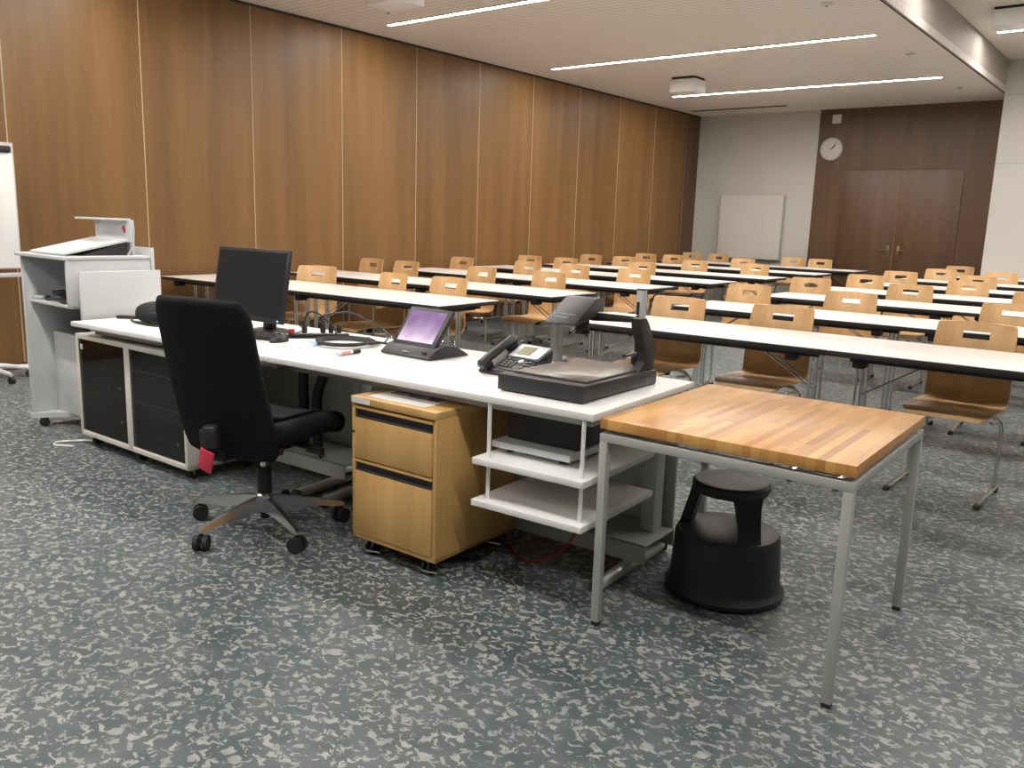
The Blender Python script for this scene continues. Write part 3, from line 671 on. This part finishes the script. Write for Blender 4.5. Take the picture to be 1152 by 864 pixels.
# ------------------------------------------------------------------ step stool
st = thing('step_stool', 'black round rolling step stool under the wood-topped table', 'stool', (-1.215, 2.835, 0), R(0))
MB().lathe([(.205, .008), (.216, .012), (.218, .028), (.206, .042), (.200, .055), (.198, .10), (.190, .225), (.182, .240), (.168, .246), (.02, .244)], 56).build('base', 'matt', st)
m = MB()
prof = [(.10, .395), (.118, .385), (.132, .388), (.140, .405), (.140, .420), (.132, .430), (.115, .4315), (.105, .427), (.02, .427)]
m.lathe(prof, 48); m.build('top_step', 'matt', st)
for a in (-38, 90, 190):
    v = Vector((math.cos(R(a)), math.sin(R(a)), 0)); s = Vector((-v.y, v.x, 0)); t = bmesh.new(); rg = []
    for (d, hw, th, z) in ((.155, .038, .020, .236), (.140, .040, .018, .30), (.122, .048, .018, .36), (.112, .058, .018, .402)):
        rg.append([t.verts.new(v*(d+th)+s*hw+Vector((0, 0, z))), t.verts.new(v*(d+th)-s*hw+Vector((0, 0, z))), t.verts.new(v*(d-th)-s*hw*.8+Vector((0, 0, z))), t.verts.new(v*(d-th)+s*hw*.8+Vector((0, 0, z)))])
    for A_, B_ in zip(rg, rg[1:]):
        for k in range(4): t.faces.new((A_[k], A_[(k+1) % 4], B_[(k+1) % 4], B_[k]))
    t.faces.new(rg[0]); t.faces.new(rg[-1][::-1])
    q = MB(); q._merge(t); q.build('strut', 'matt', st, sharp=30)
for k in range(3):
    a = R(40+120*k); MB().cyl((.15*math.cos(a), .15*math.sin(a), .0), (.15*math.cos(a), .15*math.sin(a), .03), .02, 12).build('castor', 'rubber', st)

# ------------------------------------------------------------------ on the hanging shelf, below
tr = thing('silver_tray', 'flat silver tray on black feet standing on the upper hanging shelf', 'tray', D(2.81, .075, .5005), DR)
MB().box(0, .335, 0, .30, .020, .045, .003).build('platform', 'silver', tr)
f = MB()
for x in (.05, .28):
    for y in (.05, .25): f.cyl((x, y, 0), (x, y, .020), .016, 14)
f.build('foot', 'rubber', tr)
sp = thing('loudspeaker_box', 'black box with white label standing on the silver tray under the desk', 'box', D(2.835, .14, .546), DR)
MB().box(0, .30, 0, .22, 0, .135, .004).build('casing', 'black', sp)
MB().box(.13, .20, -.003, -.001, .10, .128).build('label', 'board', sp, label='white label with dark print')
m = MB()
for i in range(6): m.box(.136+i*.010, .143+i*.010, -.004, -.003, .113, .119)
m.build('label_print', 'black', sp)
tag(MB().tube(smoothpath([D(2.62, .44, .04), D(2.68, .40, .012), D(2.76, .33, .006), D(2.84, .31, .006), D(2.93, .36, .04), D(2.98, .42, .14), D(2.98, .43, .314)]), .005, 8).build('network_cable', 'redcable'), 'thin red cable hanging in a loop under the hanging shelves', 'cable')
for k, (u, v0, v1) in enumerate(((1.17, .60, .60), (1.44, .56, .56))):
    m = MB(); u2 = 1.17 if k == 0 else 1.32
    for j in range(6):
        dx = .018*(j % 3)-.018; dy = .016*(j//3)
        m.tube(smoothpath([D(u+dx, v0+dy, .655), D(u+dx+(u2-u)*.5, v0+dy, .55), D(u2+dx, v1+dy, .42), D(u2+dx, v1+dy, .28), D(u2+dx, v1+dy, .137)]), .009, 8)
    tag(m.build('cable_bundle', 'black'), ['thick black cable bundle hanging straight down under the desk behind the office chair', 'thick black cable bundle slanting down under the desk right of the straight one'][k], 'cable')

# ------------------------------------------------------------------ on the desks
mo = thing('computer_monitor', 'black flat monitor with dark screen on the left teaching desk', 'monitor', (-3.735, 2.65, DZ), R(4))
tilt = Matrix.Rotation(R(-10), 3, 'X')
def tl(m, piv=(0, -.10, .20), T=None):
    bmesh.ops.rotate(m.bm, verts=m.bm.verts, cent=piv, matrix=T if T is not None else tilt); return m
tl(MB().box(-.275, .275, -.135, -.115, .065, .43, .005).prism([(-.22, .10), (.22, .10), (.22, .38), (-.22, .38)], 1, -.115, -.085, .01)).build('casing', 'black', mo)
tl(MB().box(-.258, .258, -.1365, -.134, .092, .413)).build('display', 'off', mo)
tl(MB().cyl((.245, -.1355, .078), (.245, -.139, .078), .005, 10)).build('power_light', 'leddot', mo)
tl(MB().box(-.018, .018, -.1365, -.1345, .074, .082)).build('emblem', 'silver', mo)
MB().box(-.035, .035, -.02, .015, .012, .24, .006).box(-.035, .035, -.10, .0, .17, .23, .004).build('stand_neck', 'black', mo)
MB().lathe([(.11, 0), (.115, .004), (.105, .011), (.02, .013)], 30, (0, .0, 0), 1.0, .75).build('stand_base', 'black', mo)
kb = thing('keyboard', 'black keyboard lying in front of the monitor', 'keyboard', (-3.60, 2.405, DZ), R(4))
MB().prism([(-.065, 0), (.065, 0), (.065, .020), (-.065, .010)], 0, -.155, .155, .002).build('body', 'black', kb)
m = MB()
for r in range(5):
    for i in range(15): m.box(-.148+i*.0197, -.132+i*.0197, -.055+r*.022, -.038+r*.022, .0125+r*.0017, .018+r*.0017, .001, seg=1)
m.build('keys', 'dgrey', kb)
kb.location = (-3.60, 2.475, DZ); kb.rotation_euler = (0, 0, R(10))
tag(MB().box(-.12, .12, -.10, .10, 0, .002).build('mouse_mat', 'paper'), 'white sheet with blue corner used as mouse mat', 'mat', loc=(-3.30, 2.485, DZ), rz=R(12))
mm = [o for o in col.objects if o.name == 'mouse_mat'][0]
MB().prism([(.12, -.02), (.12, .10), (-.02, .10)], 2, .002, .0025).build('blue_corner', 'blue', mm, label='light blue corner')
ms = thing('computer_mouse', 'black computer mouse on the white mat', 'mouse', (-3.385, 2.45, DZ+.003), R(15))
def dome(m_, rx, ry, h_, n=20, k=7, c=(0, 0, 0), p=1.0):
    pr = [(math.cos(R(90*i/k)), math.sin(R(90*i/k))) for i in range(k)]
    t = bmesh.new(); rg = []
    for (r_, z_) in pr: rg.append([t.verts.new((c[0]+rx*r_*math.cos(2*math.pi*a/n), c[1]+ry*r_*math.sin(2*math.pi*a/n), c[2]+h_*z_)) for a in range(n)])
    for A_, B_ in zip(rg, rg[1:]):
        for a in range(n): t.faces.new((A_[a], A_[(a+1) % n], B_[(a+1) % n], B_[a]))
    t.faces.new(rg[0][::-1]); t.faces.new(rg[-1]); m_._merge(t); return m_
dome(MB(), .034, .058, .036).build('shell', 'black', ms, sharp=80)
MB().cyl((-.004, .03, .031), (.004, .03, .031), .009, 12).build('scroll_wheel', 'grey', ms)
# power strip with plugs
ps = thing('power_strip', 'flat power strip with red switch and black plugs beside the monitor', 'power strip', (-3.40, 2.70, DZ), R(52))
MB().box(-.17, .17, -.032, .032, 0, .006, .002).build('base', 'black', ps)
MB().box(-.15, .15, -.022, .022, .006, .020, .004).build('socket_block', 'dgrey', ps)
for x_ in (-.07, -.02, .02, .06, .10): MB().lathe([(.016, 0), (.016, .003)], 16, (x_, 0, .020)).build('socket_insert', 'board', ps)
MB().box(-.148, -.118, -.015, .015, .020, .042, .003).build('switch', 'red', ps)
for k, x in enumerate((-.07, .02, .06, .10)):
    MB().lathe([(.012, 0), (.014, .02), (.011, .035), (.006, .045)], 14, (x, 0, .0235)).build('plug', 'black', ps)
mk = lambda pts, r_, nm, mt_, lab: tag(MB().tube(smoothpath([(x, y, z+DZ) for x, y, z in pts]), r_, 8).build(nm, mt_), lab, 'cable')
v = Matrix.Rotation(R(52), 3, 'Z')
def PS(x, z): q = v @ Vector((x, 0, 0)); return (-3.40+q.x, 2.70+q.y, z)
mk([PS(-.07, .072), (PS(-.05, .10)[0], PS(-.05, .10)[1], .125), (PS(.0, 0)[0], PS(0, 0)[1], .12), (PS(.05, 0)[0]+.03, PS(.05, 0)[1], .06), (-3.28, 2.74, .01), (-3.2, 2.86, .006)], .004, 'plug_cable', 'black', 'black lead arching from the first plug of the power strip')
mk([PS(.02, .072), (PS(.02, 0)[0], PS(.02, 0)[1], .11), (-3.30, 2.80, .13), (-3.20, 2.84, .10), (-3.08, 2.86, .05), (-3.02, 2.80, .012), (-3.02, 2.70, .008)], .004, 'plug_cable', 'black', 'black lead arching from the middle plug towards the cable coil')
mk([(-3.66, 2.78, .03), (-3.60, 2.76, .012), (-3.56, 2.68, .008), (-3.54, 2.64, .008)], .0035, 'monitor_cable', 'black', 'thin black cable between monitor and power strip')
m = MB(); pts = []
for i in range(60):
    a = R(40+i*360/20); rr = .112+.010*(i//20); pts.append((-3.14+rr*math.cos(a)*1.1+.006*(i//20), 2.645+rr*math.sin(a), DZ+.006+.0055*(i/20)))
pts += [(-3.0, 2.73, DZ+.018), (-2.95, 2.78, DZ+.008), (-2.88, 2.76, DZ+.008), (-2.86, 2.73, DZ+.008)]
m.tube(smoothpath(pts, 3), .0058, 8); tag(m.build('cable_coil', 'black'), 'black cable coiled in a ring left of the touch panel', 'cable')
mr = thing('marker_pen', 'white marker pen with black cap lying near the desk front edge', 'marker', (-2.885, 2.455, DZ), R(96))
MB().cyl((-.07, 0, .0095), (.02, 0, .0095), .009, 16).build('barrel', 'paper', mr); MB().cyl((.02, 0, .0095), (.068, 0, .0095), .0095, 16).build('cap', 'black', mr)
MB().cyl((-.05, 0, .0095), (.005, 0, .0095), .0092, 16).build('print_band', flat('pink_print', (.75, .35, .35), .5), mr)
# touch panel
tp = thing('touch_panel', 'black desktop touch panel showing a purple screen', 'touch panel', (-2.685, 2.62, DZ), R(-1))
MB().prism([(-.015, 0), (-.02, .010), (.03, .045), (.09, .058), (.16, .045), (.23, .008), (.235, 0)], 0, -.155, .155, .003).build('base', 'dgrey', tp)
T = Matrix.Rotation(R(-37), 3, 'X')
tl(MB().box(-.135, .135, -.008, .016, .0, .205, .006), (0, 0, 0), T).build('bezel', 'dgrey', tp)
tl(MB().box(-.112, .112, -.0095, -.008, .024, .185), (0, 0, 0), T).build('screen', 'screen', tp)
for o in tp.children:
    if o.name.startswith(('bezel', 'screen')): o.location = (0, .035, .038)
MB().box(-.02, .02, -.0095, -.0075, .020, .027, rot=Matrix.Rotation(R(35), 3, 'X')).build('badge', 'silver', tp); MB().box(.10, .125, -.01, .0, .022, .034, .003).build('reader_slot', 'black', tp)
# telephone
ph = thing('desk_telephone', 'dark grey desk telephone with silver display panel and handset', 'telephone', (-2.095, 2.585, DZ), R(-3))
slope = math.atan2(.088, .195); TS = Matrix.Rotation(slope, 3, 'X')
MB().prism([(-.03, 0), (-.035, .012), (.16, .100), (.175, .092), (.16, .0)], 0, -.115, .105, .004).build('body', 'dgrey', ph)
def on(m, y=-.035, z=.0125):
    bmesh.ops.rotate(m.bm, verts=m.bm.verts, cent=(0, 0, 0), matrix=TS); bmesh.ops.translate(m.bm, vec=(0, y, z), verts=m.bm.verts); return m
on(MB().box(-.045, .108, .118, .212, -.002, .010, .002)).build('display_panel', 'silver', ph)
on(MB().box(-.015, .055, .135, .195, .010, .0115)).build('display', 'lcd', ph)
m = MB()
for r in range(4):
    for i in range(3): m.box(-.035+i*.022, -.020+i*.022, .05+r*.016, .060+r*.016, 0, .006, .0015, seg=1)
for r in range(2):
    for i in range(9): m.box(-.042+i*.0155, -.031+i*.0155, .012+r*.016, .021+r*.016, 0, .005, .001, seg=1)
for r in range(3):
    for i in range(2): m.box(.065+i*.018, .077+i*.018, .052+r*.02, .062+r*.02, 0, .006, .001, seg=1)
on(m).build('keys', flat('phone_key_grey', (.16, .16, .17), .5), ph); on(MB().lathe([(.012, 0), (.012, .007), (.009, .009)], 18, (.042, .095, 0))).build('navigation_key', 'paper', ph)
on(MB().tube([(-.083, -.01, .024), (-.083, .0, .028), (-.083, .05, .034), (-.083, .14, .036), (-.083, .205, .030), (-.083, .22, .024)], [.014, .022, .018, .018, .022, .015], 14)).build('handset', 'dgrey', ph)
for y_ in (0, .165): on(MB().box(-.105, -.062, y_, y_+.045, -.001, .021, .006)).build('cradle', 'black', ph)
# document camera
dc = thing('document_camera', 'black document camera with folding arm and lamp head at the desk end', 'document camera', (-1.925, 2.315, DZ), R(2))
MB().box(0, .365, 0, .54, .004, .058, .004).box(.01, .05, .01, .05, 0, .012).box(.32, .36, .01, .05, 0, .012).box(.01, .05, .5, .54, 0, .012).box(.32, .36, .5, .54, 0, .012).build('base_box', 'dgrey', dc)
MB().box(.0, .365, 0, .045, .058, .062, .001).box(.345, .365, .045, .47, .05, .060, .001).build('top_rim', 'dgrey', dc)
MB().box(.02, .335, .07, .50, .0585, .0665, .001).build('working_plate', 'mirror', dc)
MB().box(.3655, .3665, .12, .45, .02, .045).build('side_plate', 'black', dc)
MB().cyl((-.01, .06, .03), (.0, .06, .03), .016, 16).build('side_knob', 'black', dc)
MB().prism([(.41, .055), (.525, .055), (.545, .14), (.47, .245), (.45, .262), (.395, .262), (.405, .225), (.455, .13), (.45, .09)], 0, .315, .355, .004).build('arm_post', 'black', dc)
a_ = MB().prism([(.315, .25), (.315, .262), (.14, .268), (.10, .262), (.10, .25)], 1, .405, .455, .003)
a_.prism([(.13, .236), (.34, .246), (.355, .262), (.34, .252), (.13, .262)], 1, .41, .45); a_.build('cross_arm', 'black', dc)
MB().box(.14, .315, .408, .452, .2685, .2705).build('arm_sheen', 'white', dc, label='pale sheen on the arm top, put in as colour')  # white strip stands in for the gloss on the black arm
hd = MB().prism([(.245, .235), (.26, .229), (.42, .255), (.455, .262), (.455, .315), (.42, .327), (.39, .322)], 0, .025, .165, .006).build('lamp_head', 'dgrey', dc)
MB().cyl((.12, .37, .20), (.12, .37, .26), .028, 20).build('lens', 'black', hd)
m = MB(); dv = Vector((.205, .102)).normalized()
for r in range(2):
    x = .045
    for wd in ((.006, .009, .005, .008, .010, .005, .007, .006, .008) if r == 0 else (.008, .006, .009, .006, .005, .010, .006)):
        yy = .277+.018*(1-r); zz = .253+.0112*(1-r)
        m.box(x, x+wd, yy-.004, yy+.004, zz-.001, zz+.003); x += wd+.003
m.build('lettering', 'silver', hd)
MB().cyl((.30, .47, .10), (.315, .47, .10), .026, 18).build('hinge_knob', 'black', dc)
MB().lathe([(.004, 0), (.011, .004), (.012, .012), (.006, .018)], 14, (.03, .40, .0665)).build('glass_knob', 'silver', dc)
dc.location = (-1.925, 2.335, DZ)
# cable post
cp_ = thing('cable_post', 'square aluminium post with dark groove standing at the desk back edge', 'post', (-1.775, 3.054, 0), DR)
MB().box(-.012, .022, -.0, .03, 0, 1.068, .002).build('profile', 'anod', cp_); MB().box(-.008, .005, -.002, 0.0005, .60, 1.02).build('groove', 'black', cp_); MB().box(-.013, .023, -.001, .031, 1.068, 1.074, .001).build('end_cap', 'dgrey', cp_)
# bag and case
bg = thing('camera_bag', 'soft black bag lying on the left desk beside the end panel', 'bag', (-4.36, 2.40, DZ), R(3))
def blob(m_, L, W_, H_, seed=3):
    rnd = random.Random(seed); t = bmesh.new(); nx, nr = 18, 20; rg = []
    for i in range(nx+1):
        f = i/nx; x = -L/2+L*f; e = (1-abs(2*f-1)**3.2); e = max(e, .02)**.5; hh = H_*e*(1.0-.18*f+.05*math.sin(f*9)); ww = W_/2*e
        rr = []
        for k in range(nr):
            a = 2*math.pi*k/nr; cy = math.copysign(abs(math.cos(a))**.8, math.cos(a)); cz = math.copysign(abs(math.sin(a))**.8, math.sin(a))
            rr.append(t.verts.new((x, cy*ww*(1+rnd.uniform(-.03, .03)), max(.001, hh*(.5+.5*cz)*(1+rnd.uniform(-.04, .04))))))
        rg.append(rr)
    for A_, B_ in zip(rg, rg[1:]):
        for k in range(nr): t.faces.new((A_[k], A_[(k+1) % nr], B_[(k+1) % nr], B_[k]))
    t.faces.new(rg[0]); t.faces.new(rg[-1][::-1]); m_._merge(t); return m_
blob(MB(), .36, .20, .118).build('body', 'seatf', bg, sharp=80)
MB().tube(smoothpath([(.02, -.088, .04), (.05, -.094, .065), (.09, -.090, .065), (.11, -.088, .04), (.09, -.094, .02), (.05, -.096, .02), (.02, -.088, .04)]), .004, 6).build('pocket_seam', 'dgrey', bg)
MB().tube(smoothpath([(-.17, -.02, .03), (-.17, -.08, .01), (-.05, -.11, .006), (.10, -.115, .006), (.17, -.08, .008)]), .006, 6).build('strap', 'black', bg)
rm = thing('remote_control', 'small black remote control lying left of the black bag', 'remote control', (-4.655, 2.36, DZ), R(38))
MB().box(-.06, .06, -.02, .02, 0, .018, .005).build('casing', 'black', rm)
m = MB()
for i in range(6):
    for j in range(2): m.box(-.05+i*.017, -.04+i*.017, -.011+j*.014, -.003+j*.014, .018, .020)
m.build('buttons', 'grey', rm)

# ------------------------------------------------------------------ camera and light
cam = bpy.data.cameras.new('camera'); co = bpy.data.objects.new('camera', cam); col.objects.link(co)
yaw, pit, rol = .6719, .18963, .03135
cy, sy, cp2, sp2 = math.cos(yaw), math.sin(yaw), math.cos(pit), math.sin(pit)
f = Vector((-sy*cp2, cy*cp2, -sp2)); r = Vector((cy, sy, 0)); u = r.cross(f)
r2 = r*math.cos(rol)+u*math.sin(rol); u2 = -r*math.sin(rol)+u*math.cos(rol)
co.matrix_world = Matrix(((r2.x, u2.x, -f.x, 0), (r2.y, u2.y, -f.y, 0), (r2.z, u2.z, -f.z, 1.33), (0, 0, 0, 1)))
cam.sensor_width = 36; cam.lens = 952.2*36/1152; cam.clip_start = .02
sc.camera = co
w = bpy.data.worlds.new('world'); sc.world = w; w.use_nodes = True
w.node_tree.nodes['Background'].inputs[0].default_value = (.9, .93, 1, 1); w.node_tree.nodes['Background'].inputs[1].default_value = .05
sc.view_settings.view_transform = 'Standard'; sc.view_settings.look = 'None'; sc.view_settings.gamma = 1; sc.view_settings.use_curve_mapping = False
sc.view_settings.exposure = 0.2
